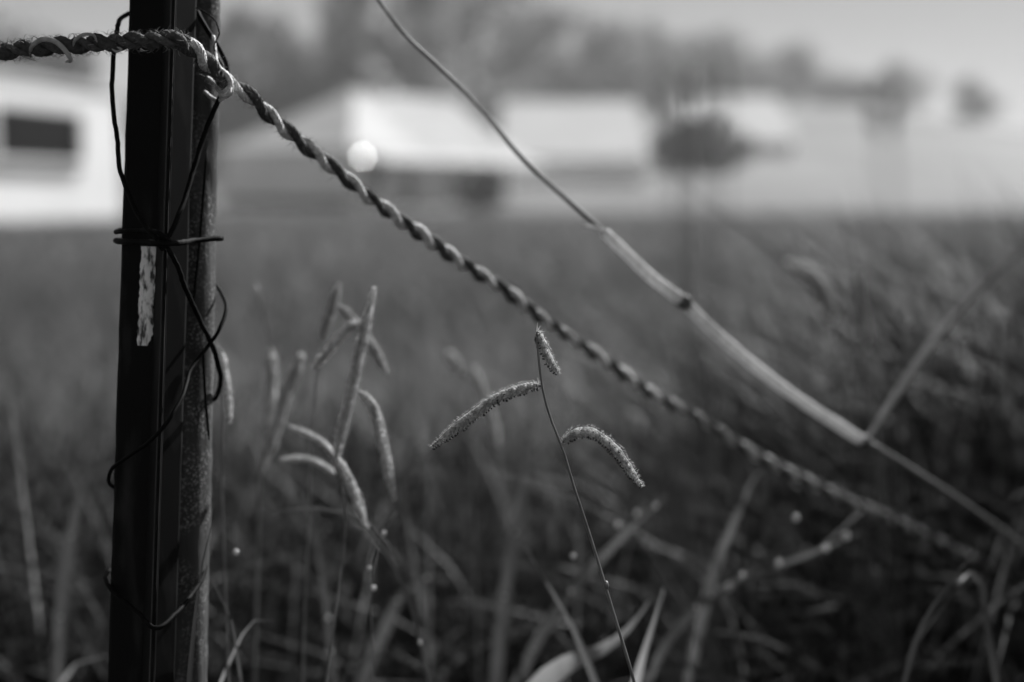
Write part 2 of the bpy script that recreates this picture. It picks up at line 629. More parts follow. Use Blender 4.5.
tree(45, 46, 150, 90, 'dark bushy tree behind the white cottage', 1, leaves=3200)
tree(258, 14, 110, 118, 'round tree just right of the posts above the farmhouse gable', 3, crown_lo=.2)
tree(392, -130, 100, 112, 'tall dark tree rising above the farmhouse roof at the top of the thin stalk', 4, crown_lo=.12, leaves=3600)
tree(470, -130, 140, 128, 'tallest broad tree behind the farmhouse', 5, crown_lo=.12, leaves=3800)
tree(545, 4, 115, 150, 'rounded tree directly right of the tallest broad tree', 6, crown_lo=.1)
tree(628, 32, 120, 175, 'wide pale tree behind the low shed', 7, crown_lo=.1)
tree(705, 42, 70, 190, 'upright tree behind the shed with the dark open bay', 8, crown_lo=.1)
tree(772, 56, 90, 205, 'spreading tree on the ridge right of the shed with the dark bay', 9, crown_lo=.1)
tree(838, 84, 70, 215, 'low bush-like tree on the ridge between two taller trees', 10, crown_lo=.05, leaves=1600)
tree(892, 68, 58, 214, 'small tree with dark trunk on the right part of the ridge', 11, crown_lo=.2, leaves=1800)
tree(966, 84, 42, 216, 'smallest tree near the right end of the ridge', 12, crown_lo=.2, leaves=1200)


BG = 'low bushes on the far pasture'
tree(702, 126, 84, 110, 'dark rounded bush on the pale hillside below the shed roof', 21, 0, 6000, .6, 'bush', 'bush', BG, 'bush_leaf', 1.0)
tree(480, 170, 46, 69, 'small dark bush in front of the farmhouse verandah', 22, 0, 2000, .25, 'bush', 'bush', BG, 'bush_leaf', 1.0)
tree(600, 66, 90, 165, 'lower dense tree filling the gap left of the wide pale tree', 23, 0, 2200)
tree(668, 62, 80, 182, 'lower dense tree filling the gap right of the wide pale tree', 24, 0, 2200)
tree(735, 78, 80, 198, 'low tree in the gap left of the spreading ridge tree', 25, 0, 1800)
tree(322, 62, 80, 116, 'low tree above the ridge end of the farmhouse roof', 26, 0, 2400)
tree(232, 58, 60, 112, 'low tree just right of the timber post', 27, 0, 2000)


# ------------------------------------------------------------------ grass (uncountable)
def grass(name, label, n, d0, d1, spread, hmin, hmax, wmin, wmax, segs, seed, shades, power=1.0, only=None, tone=1.0):
    rg = np.random.default_rng(seed)
    u = rg.random(n)
    d = (d0 ** power + (d1 ** power - d0 ** power) * u) ** (1 / power)
    x = (rg.random(n) * 2 - 1) * (d * spread + .25)
    if only:
        x = d * (only[0] + (only[1] - only[0]) * np.sqrt(rg.random(n)))
    patch = .5 + .5 * np.sin(x * 2.3 + d * 1.7 + 1.3) * np.sin(x * 1.1 - d * 2.9)
    right = np.clip((x / d - .12) / .22, 0, 1) * np.clip((2.6 - d) / 1.2, 0, 1)
    hgt = hmin + (hmax - hmin) * (rg.random(n) ** 1.6 * .75 + .25 * patch) * (1 + .35 * right)
    hgt = hgt * np.clip((d - .45) / .95, .35, 1)
    ang = rg.random(n) * 2 * math.pi
    lean = np.clip(np.abs(rg.normal(0, .36, n)), 0, .75)
    bend = rg.random(n) * .9
    wd = wmin + (wmax - wmin) * rg.random(n)
    face = rg.random(n) * 2 * math.pi
    sh = rg.choice(np.array(shades), n) * (.7 + .6 * rg.random(n)) * (.65 + .7 * patch) * tone
    k = np.arange(segs + 1) / segs
    # centre line
    hor = hgt[:, None] * (lean[:, None] * k + bend[:, None] * k ** 2.5 * .9)
    ver = hgt[:, None] * (k - bend[:, None] * .45 * k ** 3)
    cx = x[:, None] + np.cos(ang)[:, None] * hor
    cy = d[:, None] + np.sin(ang)[:, None] * hor
    cz = ver
    ww = wd[:, None] * .5 * np.clip(1.02 - k ** 2.2, .04, 1)
    sx, sy = np.cos(face)[:, None] * ww, np.sin(face)[:, None] * ww
    V = np.stack([np.stack([cx - sx, cy - sy, cz], -1), np.stack([cx + sx, cy + sy, cz], -1)], 2)   # n, segs+1, 2, 3
    V = V.reshape(-1, 3)
    base = (np.arange(n) * (segs + 1) * 2)[:, None] + (np.arange(segs) * 2)[None, :]
    F = np.stack([base, base + 1, base + 3, base + 2], -1).reshape(-1, 4)
    me = bpy.data.meshes.new(name)
    me.vertices.add(len(V))
    me.vertices.foreach_set('co', V.astype(np.float32).ravel())
    me.loops.add(F.size)
    me.loops.foreach_set('vertex_index', F.astype(np.int32).ravel())
    me.polygons.add(len(F))
    me.polygons.foreach_set('loop_start', (np.arange(len(F)) * 4).astype(np.int32))
    me.update()
    me.validate()
    me.polygons.foreach_set('use_smooth', np.ones(len(F), dtype=bool))
    me.materials.append(M['leaf'])
    at = me.attributes.new('shade', 'FLOAT_COLOR', 'POINT')
    at.data.foreach_set('color', np.repeat(np.repeat(sh, (segs + 1) * 2), 4).astype(np.float32))
    o = bpy.data.objects.new(name, me)
    COL.objects.link(o)
    tag(o, label, kind='stuff')
    return o


SH = [.06, .07, .08, .09, .10, .14, .30]
SH_GREEN_SHADED = [.012, .015, .02, .02, .03, .03, .04, .04, .05, .05, .06, .16, .40]  # green blades, darkened further to hold the shade low in the grass
SH_DRY = [.10, .14, .18, .22, .30]
grass('tall_grass', 'tangled long grass right behind the posts', 24000, 1.12, 2.1, .48, .14, .44, .0020, .0080, 5, 11, SH_GREEN_SHADED, 2, tone=.42)  # tone lowered to put the shade along the bottom into the blade colour
grass('paddock_grass', 'long grass across the near paddock', 30000, 1.75, 9, .5, .12, .40, .004, .010, 4, 12, SH[2:] + SH_DRY, 1.7, tone=.88)
grass('far_grass', 'long grass reaching to the edge of the mown field', 52000, 8, 62, .5, .08, .30, .012, .034, 3, 13, SH_DRY, 0.9, tone=.85)
grass('right_clump', 'dark tall grass clump filling the right side', 7500, 1.45, 2.6, .5, .24, .66, .003, .010, 6, 15, SH_GREEN_SHADED, 1.5, only=(.10, .62), tone=.55)  # tone lowered so the dark corner sits in the blade colour
grass('fine_stems', 'fine dry stems standing through the long grass', 2600, 1.25, 3.6, .5, .22, .50, .0010, .0022, 6, 16, [.25, .4, .6], 1.6)
grass('undergrowth', 'short dark grass at the foot of the posts', 9000, .25, 1.1, .6, .06, .24, .002, .006, 4, 14, [.03, .04, .05], 1.6)

# ------------------------------------------------------------------ posts
PD = 0.742            # distance of the steel post's spine


def steel_post():
    top, bot = P(168.5, -60, PD), P(145.5, 660, PD)
    # carry the line down into the ground
    dr = (bot - top).normalized()
    foot = top + dr * ((top.z + .05) / -dr.z)
    ax = -dr
    t = thing('steel_post', 'black three-flanged steel fence post with a ragged pale strip on its face', 'post', (foot.x, foot.y, 0))
    th0 = R(25)
    right = (Vector((1, 0, 0)) - ax * ax.x).normalized()
    fwd = ax.cross(right)            # away from the camera
    if fwd.y < 0:
        fwd = -fwd
    Lf, tk = .0205, .0032
    rnd = random.Random(5)
    N = 60
    dirs = [(-90, 'ridge'), (150, 'left'), (30, 'right')]
    for ang, nm in dirs:
        a = R(ang) + th0
        u = right * math.cos(a) + fwd * math.sin(a)
        s = ax.cross(u)
        mb = MB()
        vs, fs = [], []
        L0 = Lf
        for i in range(N + 1):
            c = top.lerp(foot, i / N)
            e = L0 + rnd.uniform(-.00025, .00025)
            prof = [(0, tk * .55), (e - .0016, tk * .42), (e, tk * .2), (e, -tk * .2), (e - .0016, -tk * .42), (0, -tk * .55)]
            vs += [c + u * p + s * q for p, q in prof]
        for i in range(N):
            for k in range(6):
                k2 = (k + 1) % 6
                fs.append((i * 6 + k, i * 6 + k2, (i + 1) * 6 + k2, (i + 1) * 6 + k))
        fs += [tuple(range(5, -1, -1)), tuple(range(N * 6, N * 6 + 6))]
        mb.add(vs, fs)
        fo = mb.build('flange', M['steel'], t, smooth=False)
        if nm == 'ridge':
            e = MB()
            for sg in (-1, 1):
                pts = [top.lerp(foot, i / 20) + u * (Lf + .0001) + s * sg * tk * .42 for i in range(21)]
                e.tube(pts, .00035, 5)
            e.build('pale_edge', M['steel_edge'], fo)  # two thin lines coloured paler along the ridge edges
    # ragged mottled pale strip on the left face
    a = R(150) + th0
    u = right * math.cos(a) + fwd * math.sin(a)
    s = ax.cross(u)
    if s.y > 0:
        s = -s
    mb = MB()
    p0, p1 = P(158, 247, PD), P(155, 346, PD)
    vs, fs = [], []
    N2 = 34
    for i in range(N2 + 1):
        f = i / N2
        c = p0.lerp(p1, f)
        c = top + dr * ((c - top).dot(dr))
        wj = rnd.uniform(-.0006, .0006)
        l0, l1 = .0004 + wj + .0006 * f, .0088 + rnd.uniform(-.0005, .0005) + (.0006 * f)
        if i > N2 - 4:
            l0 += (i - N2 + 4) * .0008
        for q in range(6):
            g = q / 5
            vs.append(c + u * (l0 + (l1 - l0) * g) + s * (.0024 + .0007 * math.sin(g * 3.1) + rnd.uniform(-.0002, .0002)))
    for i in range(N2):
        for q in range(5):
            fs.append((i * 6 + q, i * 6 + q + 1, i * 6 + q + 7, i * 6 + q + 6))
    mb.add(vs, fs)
    ts = mb.build('pale_strip', M['pale_mottle'], t)
    ts['label'] = 'ragged pale strip on the post face'
    return t


def timber_post():
    d = .783
    rnd = random.Random(9)
    top, bot = P(187, -60, d), P(173, 660, d)
    dr = (bot - top).normalized()
    foot = top + dr * ((top.z + .05) / -dr.z)
    t = thing('timber_post', 'lichen-spotted round timber post behind the black steel post', 'post', (foot.x, foot.y, 0))
    mb = MB()
    N, S = 150, 40
    ph = [rnd.uniform(0, 6.28) for _ in range(6)]
    r = .0195
    ax = -dr
    right = (Vector((1, 0, 0)) - ax * ax.x).normalized()
    fwd = ax.cross(right)
    vs, fs = [], []
    for i in range(N + 1):
        c = top.lerp(foot, i / N)
        h = c.z
        for k in range(S):
            a = 2 * math.pi * k / S
            rr = r * (1 + .035 * math.sin(3 * a + ph[0]) + .02 * math.sin(5 * a + ph[1] + h * 9) + .012 * math.sin(h * 60 + ph[2] + 2 * a) + .012 * rnd.uniform(-1, 1))
            vs.append(c + right * math.cos(a) * rr + fwd * math.sin(a) * rr)
    for i in range(N):
        for k in range(S):
            k2 = (k + 1) % S
            fs.append((i * S + k, i * S + k2, (i + 1) * S + k2, (i + 1) * S + k))
    fs += [tuple(range(S)), tuple(range(N * S + S - 1, N * S - 1, -1))]
    mb.add(vs, fs)
    mb.build('shaft', M['timber'], t)
    # long drying cracks, seen as dark slivers
    for pts in ([(207, 150), (203, 200), (199, 250), (194, 300)], [(203, 345), (205, 390), (209, 440)]):
        q = MB()
        q.tube(smooth_path([P(a, b, d - .0165) for a, b in pts], 14), [.0003] + [.0008] * 12 + [.0003], 6)
        q.build('crack', M['wire'], t)
    return t


steel_post()
timber_post()


# ------------------------------------------------------------------ wires
def wire(label, pts, r=.0013, n=70, name='tie_wire', mat='wire', cat='wire', group='dark wires bound round the posts'):
    path = smooth_path([P(*p) for p in pts], n)
    t = MB()
    r *= .82
    rw = random.Random(len(label))
    path = [p + Vector((rw.gauss(0, 1), rw.gauss(0, 1), rw.gauss(0, 1))) * .00012 for p in path]
    t.tube(path, r, 8)
    o = t.build(name, M[mat], origin=path[-1])
    return tag(o, label, cat, group)


# behind the posts wires run at ~0.81, in front at ~0.715
wire('dark wire bowing out from the upper left edge of the post to the tie', [
    (190, 5, .80), (128, 14, .775), (116, 38, .745), (112.5, 70, .742), (112.5, 102, .742), (117, 138, .738), (120.5, 172, .730), (128, 193, .725), (147, 228, .715), (157, 240, .711), (163, 250, .713)], .0016)
wire('dark wire looping out past the upper right edge of the timber post', [
    (165, -20, .80), (196, 10, .765), (206, 28, .757), (219, 48, .755), (227, 66, .752), (226, 82, .748), (215, 108, .745), (203, 138, .744), (192, 176, .735), (180, 212, .722), (169, 236, .712), (163, 246, .713)], .0017)
wire('dark wire crossing down from the tie to the right edge of the timber post', [
    (160, 236, .712), (173, 257, .720), (186, 290, .745), (199, 318, .756), (212, 345, .758), (219, 368, .768), (220.5, 382, .782), (217, 396, .79), (200, 402, .806), (165, 410, .812)], .0017)
wire('dark wire hooking round the right edge then crossing the post low to its left edge', [
    (180, 280, .808), (212, 283, .80), (221, 293, .785), (226, 310, .770), (218, 332, .760), (208, 346, .756), (192, 368, .745), (181, 400, .722), (166, 424, .712), (150, 441, .722), (126, 458, .733), (111, 470, .740), (108.5, 479, .748), (115, 488, .768), (150, 500, .806)], .0013)
wire('upper strand of the horizontal tie on the left face', [
    (150, 226, .80), (124, 229, .770), (116.5, 232, .742), (122, 231.5, .730), (140, 230.5, .722), (152, 231, .713), (161, 234, .709), (170, 241, .712)], .0015)
wire('lower strand of the horizontal tie ending in a stub on the right', [
    (190, 236, .808), (130, 240, .785), (117, 241, .745), (124, 242, .730), (145, 242, .718), (163, 243.5, .709), (176, 243, .718), (195, 240.5, .748), (212, 239, .757), (222, 238.5, .762)], .0019)
wire('dark wire curling round the timber post near its foot', [
    (205, 540, .795), (206, 560, .785), (203, 577, .772), (192, 594, .755), (175, 614, .725), (158, 628, .712), (135, 610, .726), (112, 590, .738), (106, 580, .75), (110, 570, .78)], .0016)
wire('thin wire curl above the rope knot at the top right', [
    (196, 8, .752), (208, 14, .748), (216, 22, .746), (219, 34, .746), (214, 46, .748), (217, 56, .750), (223, 66, .750)], .0005)


# ------------------------------------------------------------------ rope
def rope(ctrl, label, shades, rads, lead, fuzz):
    path = smooth_path([P(*p) for p in ctrl], 60)
    path = smooth_path([P(*p) for p in ctrl], int(length(path) / .0011))
    L = length(path)
    t = thing('twisted_rope', label, 'rope', path[-1])
    offs = (.0020, .0022)
    n = len(path)
    up = Vector((0, 0, 1))
    rnd = random.Random(3)
    tang = [(path[min(i + 1, n - 1)] - path[max(i - 1, 0)]).normalized() for i in range(n)]
    nrm = []
    for i in range(n):
        a = tang[i].cross(up).normalized()
        nrm.append((a, a.cross(tang[i])))
    for st in range(2):
        mb = MB()
        pts, rad = [], []
        for i in range(n):
            s = L * i / (n - 1)
            ph = -2 * math.pi * s / lead + st * math.pi + .5 * math.sin(s * 17) + .45 * math.sin(s * 41 + 1)
            a, b = nrm[i]
            k = 1.0 + .10 * math.sin(s * 63 + st) + .12 * math.sin(s * 29 + 2 * st) + .05 * rnd.uniform(-1, 1)
            pts.append(path[i] + (a * math.cos(ph) + b * math.sin(ph)) * offs[st])
            rad.append(rads[st] * k)
        mb.tube(pts, rad, 12, shade=shades[st], jitter=.04, rnd=rnd)
        # fine yarns laid along the strand
        yarn = MB()
        for y in range(7):
            q = []
            for i in range(0, n, 2):
                s = L * i / (n - 1)
                ph = -2 * math.pi * s / lead + st * math.pi + .5 * math.sin(s * 17) + .45 * math.sin(s * 41 + 1)
                a, b = nrm[i]
                pa = -2 * math.pi * s / (lead * .6) + y * 2 * math.pi / 7
                rr = rad[i]
                q.append(pts[i] + (a * math.cos(pa) + b * math.sin(pa)) * rr * .93)
            yarn.tube(q, .0006, 4, cap=False, shade=shades[st])
        so_ = mb.build('strand', M['rope'], t)
        yo = yarn.build('yarns', M['rope'], so_)
        yo['kind'] = 'stuff'
    fz = MB()
    for k in range(fuzz):
        f = rnd.random()
        if rnd.random() < .3:
            f *= .3
        i = int(f * (n - 1))
        a, b = nrm[i]
        ph = rnd.uniform(0, 6.28)
        dr = a * math.cos(ph) + b * math.sin(ph)
        p = path[i] + dr * .0040
        l = rnd.uniform(.001, .0045)
        tg = tang[i] * rnd.choice((-1, 1)) * rnd.uniform(.2, 1.2)
        e = p + (dr * rnd.uniform(.2, .9) + tg).normalized() * l
        m = (p + e) * .5 + dr * l * .2
        fz.tube([p, m, e], [.00013, .0001, .00005], 3, cap=False, shade=rnd.choice((.08, .12, .2, .35, .9)))
    fo = fz.build('loose_fibres', M['fibre'], t)
    fo['kind'] = 'stuff'
    return path, nrm, tang


rope([(-120, 58, .69), (-60, 55, .695), (0, 51, .700), (40, 47.5, .703), (80, 44.5, .704), (120, 42, .703), (150, 40, .702), (166, 39, .7025), (178, 40, .706), (186, 43, .713)],
     'dark frayed rope stretched level from the left edge to the posts', (.10, .16), (.0030, .0021), .0185, 1600)
rope([(168, 40, .708), (180, 43, .712), (190, 47, .718),
      (206, 62, .733), (224, 79, .743), (244, 92, .750), (279, 124, .768), (331, 166, .795), (378, 204, .822), (426, 238, .852), (465, 265, .880), (505, 290, .912),
      (541, 318, .945), (577, 342, .975), (611, 365, 1.00), (646, 390, 1.03), (695, 416, 1.07), (765, 460, 1.13), (804, 479, 1.17), (838, 496, 1.21), (880, 514, 1.26), (960, 552, 1.36), (1060, 604, 1.5)],
     'twisted rope, one strand darkened for shade, slanting from the posts down into the right grass', (.10, 1.0), (.0026, .0022), .0330, 1500)  # first strand's colour darkened to deepen the shade of the backlit twist



def knot():
    """the frayed hitch where the rope leaves the timber post"""
    c = P(222, 84, .742)
    t = thing('rope_hitch', 'frayed pale twine hitch where the rope leaves the posts', 'twine', c)
    rnd = random.Random(4)
    loops = [
        [(184, 40, .712), (192, 46, .717), (205, 58, .732), (218, 70, .745), (230, 82, .738), (228, 94, .733), (220, 96, .737)],
        [(213, 36, .754), (215, 52, .750), (218, 66, .742), (229, 78, .735), (232, 90, .737), (224, 98, .745)],
        [(208, 78, .757), (215, 84, .750), (224, 92, .738), (231, 84, .736), (225, 74, .742), (214, 66, .752)],
        [(205, 92, .760), (212, 98, .753), (220, 100, .745), (228, 92, .738)],
    ]
    for lp in loops:
        q = MB()
        q.tube(smooth_path([P(*p) for p in lp], 40), .00115, 8, jitter=.12, rnd=rnd)
        q.build('twine_loop', M['rope'], t)
    fz = MB()
    for k in range(130):
        p = P(rnd.gauss(221, 6), rnd.gauss(84, 8), rnd.uniform(.732, .752))
        e = p + Vector((rnd.gauss(0, 1), rnd.gauss(0, 1), rnd.gauss(0, 1))).normalized() * rnd.uniform(.002, .005)
        fz.tube([p, e], [.00010, .00004], 3, cap=False, shade=rnd.uniform(.3, 1))
    fz.build('loose_fibres', M['fibre'], t)['kind'] = 'stuff'


knot()


def tendril(label, pts, rad):
    path = smooth_path([P(*p) for p in pts], 40)
    n = len(path)
    mb = MB()
    mb.tube(path, [rad * (.25 + .75 * math.sin(math.pi * (i + .5) / n) ** .6) for i in range(n)], 8)
    o = mb.build('dry_tendril', M['tendril'], origin=path[-1])
    tag(o, label, 'tendril', 'pale tendrils coiled on the left end of the rope')


tendril('pale tendril arching over the rope at the left edge', [(30, 58, .705), (33, 45, .695), (42, 39.5, .692), (54, 41, .690), (63, 48, .690), (70, 58, .694), (66, 62, .705)], .0013)
tendril('pale tendril hooked over the rope nearer the post', [(73, 46, .700), (76, 39, .694), (84, 34.5, .692), (93, 35, .694), (97, 42, .698)], .0009)
tendril('short pale tendril hanging below the rope at the left edge', [(22, 56, .700), (27, 58, .694), (36, 60.5, .693)], .0006)
tendril('tiny pale tendril curl under the rope close to the post', [(112, 49, .698), (118, 51.5, .694), (121, 50, .693), (117, 47, .697)], .0006)


# ------------------------------------------------------------------ seed heads
def spikelet(mb, c, ax, out, l, wd, shade):
    s = ax.cross(out).normalized()
    q = [c - ax * l * .5]
    ring1 = [c - ax * l * .18 + (out * math.cos(a) * .8 + s * math.sin(a)) * wd * .5 for a in (0, 1.257, 2.513, 3.77, 5.027)]
    ring2 = [c + ax * l * .22 + (out * math.cos(a) * .8 + s * math.sin(a)) * wd * .40 for a in (0, 1.257, 2.513, 3.77, 5.027)]
    vs = q + ring1 + ring2 + [c + ax * l * .55]
    fs = [(0, 1 + (k + 1) % 5, 1 + k) for k in range(5)] + [(1 + k, 1 + (k + 1) % 5, 6 + (k + 1) % 5, 6 + k) for k in range(5)] + [(6 + k, 6 + (k + 1) % 5, 11) for k in range(5)]
    mb.add(vs, fs, shade)


def raceme(parent, pts, seed, width=.0060, detail=True, shade=1.0, world=False, taper=True, hairs=True):
    """a hanging spike: rachis with rows of plump spikelets, dark stigmas below and a pale fuzz"""
    rnd = random.Random(seed)
    ctrl = [Vector(p) for p in pts] if world else [P(*p) for p in pts]
    L = length(smooth_path(ctrl, 40))
    n = max(18, int(L / .0016))
    path = smooth_path(ctrl, n)
    rc = MB()
    rc.tube(path, [.0007 * (1.1 - .6 * i / n) for i in range(n)], 6)
    ro = rc.build('raceme', M['stem'], parent)
    sp, sg, hr = MB(), MB(), MB()
    down = Vector((0, 0, -1))
    view = Vector((0, -1, 0))
    for i in range(1, n):
        t = (path[min(i + 1, n - 1)] - path[i - 1]).normalized()
        # frame: side lies across the spike, low points to the ground side
        low = down - t * down.dot(t)
        if low.length < .35:
            low = Vector((-1, 0, 0)) - t * (-t.x)
        low.normalize()
        side = t.cross(low)
        f = i / (n - 1)
        k = width * (1 if not taper else min(1, .45 + f * 4) * min(1, (1 - f) * 3 + .35)) * rnd.uniform(.9, 1.1)
        rows = 4 if detail else 3
        for r in range(rows):
            a = [-.95, -.3, .35, 1.0][r] if rows == 4 else [-.9, 0, .9][r]
            a = a * 1.45 + (.22 if i % 2 else -.22) + rnd.uniform(-.12, .12)
            out = (low * math.cos(a) + side * math.sin(a)).normalized()
            c = path[i] + out * k * .30 + t * rnd.uniform(-.0003, .0003)
            axs = (t * .8 + out * rnd.uniform(.35, .8)).normalized()
            spikelet(sp, c, axs, out, .0036 * rnd.uniform(.8, 1.2) * k / .006, .0024 * rnd.uniform(.85, 1.15) * k / .006, shade * rnd.uniform(.75, 1.15))
        # back row keeps the spike round
        for a in (2.4, 3.5) if detail else (3.0,):
            out = low * math.cos(a) + side * math.sin(a)
            c = path[i] + out * k * .22
            spikelet(sp, c, (t + out * .3).normalized(), out, .0032 * k / .006, .0022 * k / .006, shade * rnd.uniform(.7, 1.3))
        if detail or i % 2 == 0:
            for q in range(3 if detail else 1):
                a = rnd.gauss(0, .5)
                out = low * math.cos(a) + side * math.sin(a)
                b = path[i] + out * k * .50
                e = b + (low * .9 + out * .5 + t * rnd.uniform(-.6, .6)).normalized() * rnd.uniform(.0006, .0016)
                if rnd.random() < .75:
                    sg.tube([b, (b + e) * .5 + t * .0002, e], [.00016, .00042, .00030], 5)
        for q in range((20 if detail else 12) if hairs else 0):
            a = rnd.uniform(0, 6.283)
            out = low * math.cos(a) + side * math.sin(a)
            b = path[i] + out * k * .46 + t * rnd.uniform(-.0009, .0009)
            e = b + (out + t * rnd.uniform(-.1, .9)).normalized() * rnd.choice((.0003, .0005, .0007, .0011)) * rnd.uniform(.6, 1.4)
            hr.tube([b, e], [.00009, .00004], 3, cap=False)
    # tuft of long hairs at the root of the spike
    for q in range(9 if detail else 4):
        b = path[0] + Vector((rnd.uniform(-1, 1), rnd.uniform(-1, 1), 0)) * .001
        t0 = (path[2] - path[0]).normalized()
        e = b + (t0 * rnd.uniform(.2, 1.0) + Vector((rnd.uniform(-.4, .4), rnd.uniform(-.5, .5), rnd.uniform(.3, 1)))).normalized() * rnd.uniform(.002, .006)
        hr.tube([b, (b + e) * .5, e], [.00012, .0001, .00006], 3, cap=False)
    a = sp.build('spikelets', M['spikelet'], ro)
    a['kind'] = 'stuff'
    b = sg.build('stigmas', M['stigma'], ro)
    b['kind'] = 'stuff'
    c = hr.build('hairs', M['hair'], ro)
    c['kind'] = 'stuff'
    return ro


def to_ground(pts, spread=0.03, rnd=random):
    """continue the drawn end of a stem (last point) down to the soil"""
    a, b = P(*pts[-2]), P(*pts[-1])
    t = (b - a).normalized()
    hor = Vector((t.x, t.y, 0)) * .12
    e = Vector((b.x + hor.x, b.y + hor.y + rnd.uniform(-.01, .01), ground_z(b.x, b.y) - .005))
    m = b.lerp(e, .5) + hor * .25
    return [P(*p) for p in pts] + [m, e]


def drop(parent, px, py, d, r):
    p = P(px, py, d)
    r *= 1.35
    m = MB()
    S, T = 14, 9
    vs, fs = [], []
    for j in range(T):
        th = math.pi * j / (T - 1)
        for k in range(S):
            a = 2 * math.pi * k / S
            rr = r * math.sin(th)
            vs.append(p + Vector((math.cos(a) * rr, math.sin(a) * rr, r * 1.1 * math.cos(th))))
    for j in range(T - 1):
        for k in range(S):
            fs.append((j * S + k, (j + 1) * S + k, (j + 1) * S + (k + 1) % S, j * S + (k + 1) % S))
    m.add(vs, fs)
    return m.build('dew_drop', M['dew'], parent)


dm = bpy.data.materials.new('dew')
dm.use_nodes = True
dp = dm.node_tree.nodes['Principled BSDF']
dn = dm.node_tree.nodes.new('ShaderNodeTexNoise')
dn.inputs['Scale'].default_value = 50
dr_ = dm.node_tree.nodes.new('ShaderNodeMapRange')
dr_.inputs[3].default_value = 0.10
dr_.inputs[4].default_value = 0.22
dm.node_tree.links.new(dn.outputs[0], dr_.inputs[0])
dm.node_tree.links.new(dr_.outputs[0], dp.inputs['Roughness'])
dp.inputs['Base Color'].default_value = (.9, .9, .9, 1)
dp.inputs['Transmission Weight'].default_value = .35
dp.inputs['IOR'].default_value = 1.33
M['dew'] = dm


def stalk(label, stem_pts, r, racemes, seed, detail=False, name='seed_stalk', group='stalks with drooping seed heads', drops=(), shade=1.0, width=.006, mat='stem'):
    rnd = random.Random(seed)
    full = to_ground(stem_pts, rnd=rnd)
    path = smooth_path(full, 60)
    t = thing(name, label, 'grass stalk', path[-1], group)
    mb = MB()
    n = len(path)
    mb.tube(path, [r * (.55 + .45 * min(1, i / n * 1.6)) for i in range(n)], 8)
    mb.build('stem', M[mat], t)
    for k, rp in enumerate(racemes):
        wd = width
        if isinstance(rp, tuple):
            rp, wd = rp
        raceme(t, rp, seed * 10 + k, width=wd, detail=detail, shade=shade)
    for (a, b, d, rr) in drops:
        drop(t, a, b, d, rr)
    return t


F = .710
main = stalk('sharp slender grass stalk with three fuzzy drooping seed spikes in the centre', [
    (536.5, 334, F), (538, 352, F), (541, 380, F), (545, 400, F), (553, 425, F), (562, 447, F), (573, 484, F), (585, 520, F), (600, 568, F - .002), (612, 608, F - .004), (620, 634, F - .006), (628, 660, F - .008)], .00105, [
    [(541, 386, F), (534, 385, F), (521.5, 388, F - .001), (505, 393.6, F - .003), (491, 400.6, F - .004), (480, 409, F - .005), (466, 419, F - .005), (449, 432.6, F - .005), (431.5, 446.6, F - .005)],
    [(563, 443, F), (567, 437.5, F), (574, 433, F), (588, 430.5, F - .001), (602, 437, F - .002), (616, 449, F - .003), (630, 469, F - .003), (642, 486, F - .003)],
    ([(536.5, 332, F), (539, 333.5, F), (542, 340.6, F + .001), (546.6, 352, F + .002), (552, 363, F + .003), (558.5, 373, F + .003)], .0052),
], 21, detail=True, drops=[(607, 583, F - .004, .0005)])
# swollen joint low on the stem
q = MB()
q.tube([P(605.6, 581, F - .003), P(606.3, 585, F - .003), P(607, 589, F - .003)], [.0009, .00135, .0010], 8)
q.build('joint', M['stem'], main)

D1 = .84
stalk('tall grass stalk with upright spike and hanging spikes right of the posts', [
    (337, 462, D1), (343, 495, D1), (345, 530, D1 - .01), (339, 585, D1 - .02), (329, 660, D1 - .03)], .0011, [
    [(336, 462, D1), (342, 432, D1), (349, 404, D1), (355, 376, D1), (361, 349, D1), (368, 318, D1), (374.5, 288, D1)],
    [(358, 392, D1), (365, 396, D1 - .002), (373, 407, D1 - .004), (382, 436, D1 - .006), (388, 468, D1 - .006), (394.5, 500, D1 - .006)],
    [(363, 325, D1), (356, 323.5, D1), (345, 331, D1), (327, 351, D1), (313, 368, D1)],
    ([(336, 458, D1 + .02), (326, 445, D1 + .03), (313, 436, D1 + .04), (289, 426, D1 + .05)], .005),
    [(334, 455, D1), (342, 467, D1), (350, 482, D1), (358, 502, D1), (365, 524, D1)],
    ([(334, 474, D1 + .05), (326, 467, D1 + .06), (309, 459, D1 + .07), (281, 459, D1 + .08)], .005),
], 22, width=.0078)
stalk('grass stalk with dark upright spike behind the tall stalk', [
    (322, 338, .93), (317, 380, .93), (312, 430, .93), (309, 520, .92), (305, 600, .92)], .0010, [
    [(322, 340, .93), (327, 325, .93), (331, 313, .93), (335, 299, .93), (339.5, 284, .93)],
    [(337, 306, .90), (344, 310, .90), (353, 320, .90), (369, 340, .90), (387, 372, .90)],
], 23, shade=.75, width=.0075)
stalk('blurred grass stalk with a thick pale spike nearest the timber post', [
    (256, 284, 1.02), (263, 312, 1.02), (271, 345, 1.02), (268, 400, 1.01), (262, 464, 1.0), (258, 560, 1.0), (256, 620, 1.0)], .0013, [
    ([(302, 353, 1.0), (296, 368, 1.0), (289, 385, 1.0), (278, 424, 1.0), (263, 466, 1.0)], .0105),
    ([(271, 348, 1.02), (273, 372, 1.02), (272, 396, 1.02), (269, 424, 1.02)], .009),
], 24, width=.007)
stalk('grass stalk with one short pale spike touching the timber post edge', [
    (221, 350, .86), (222, 400, .86), (222, 480, .86), (226, 600, .86)], .0010, [
    [(221, 350, .85), (223, 358, .85), (226, 380, .85), (229, 402, .85), (230, 422, .85)],
], 25)
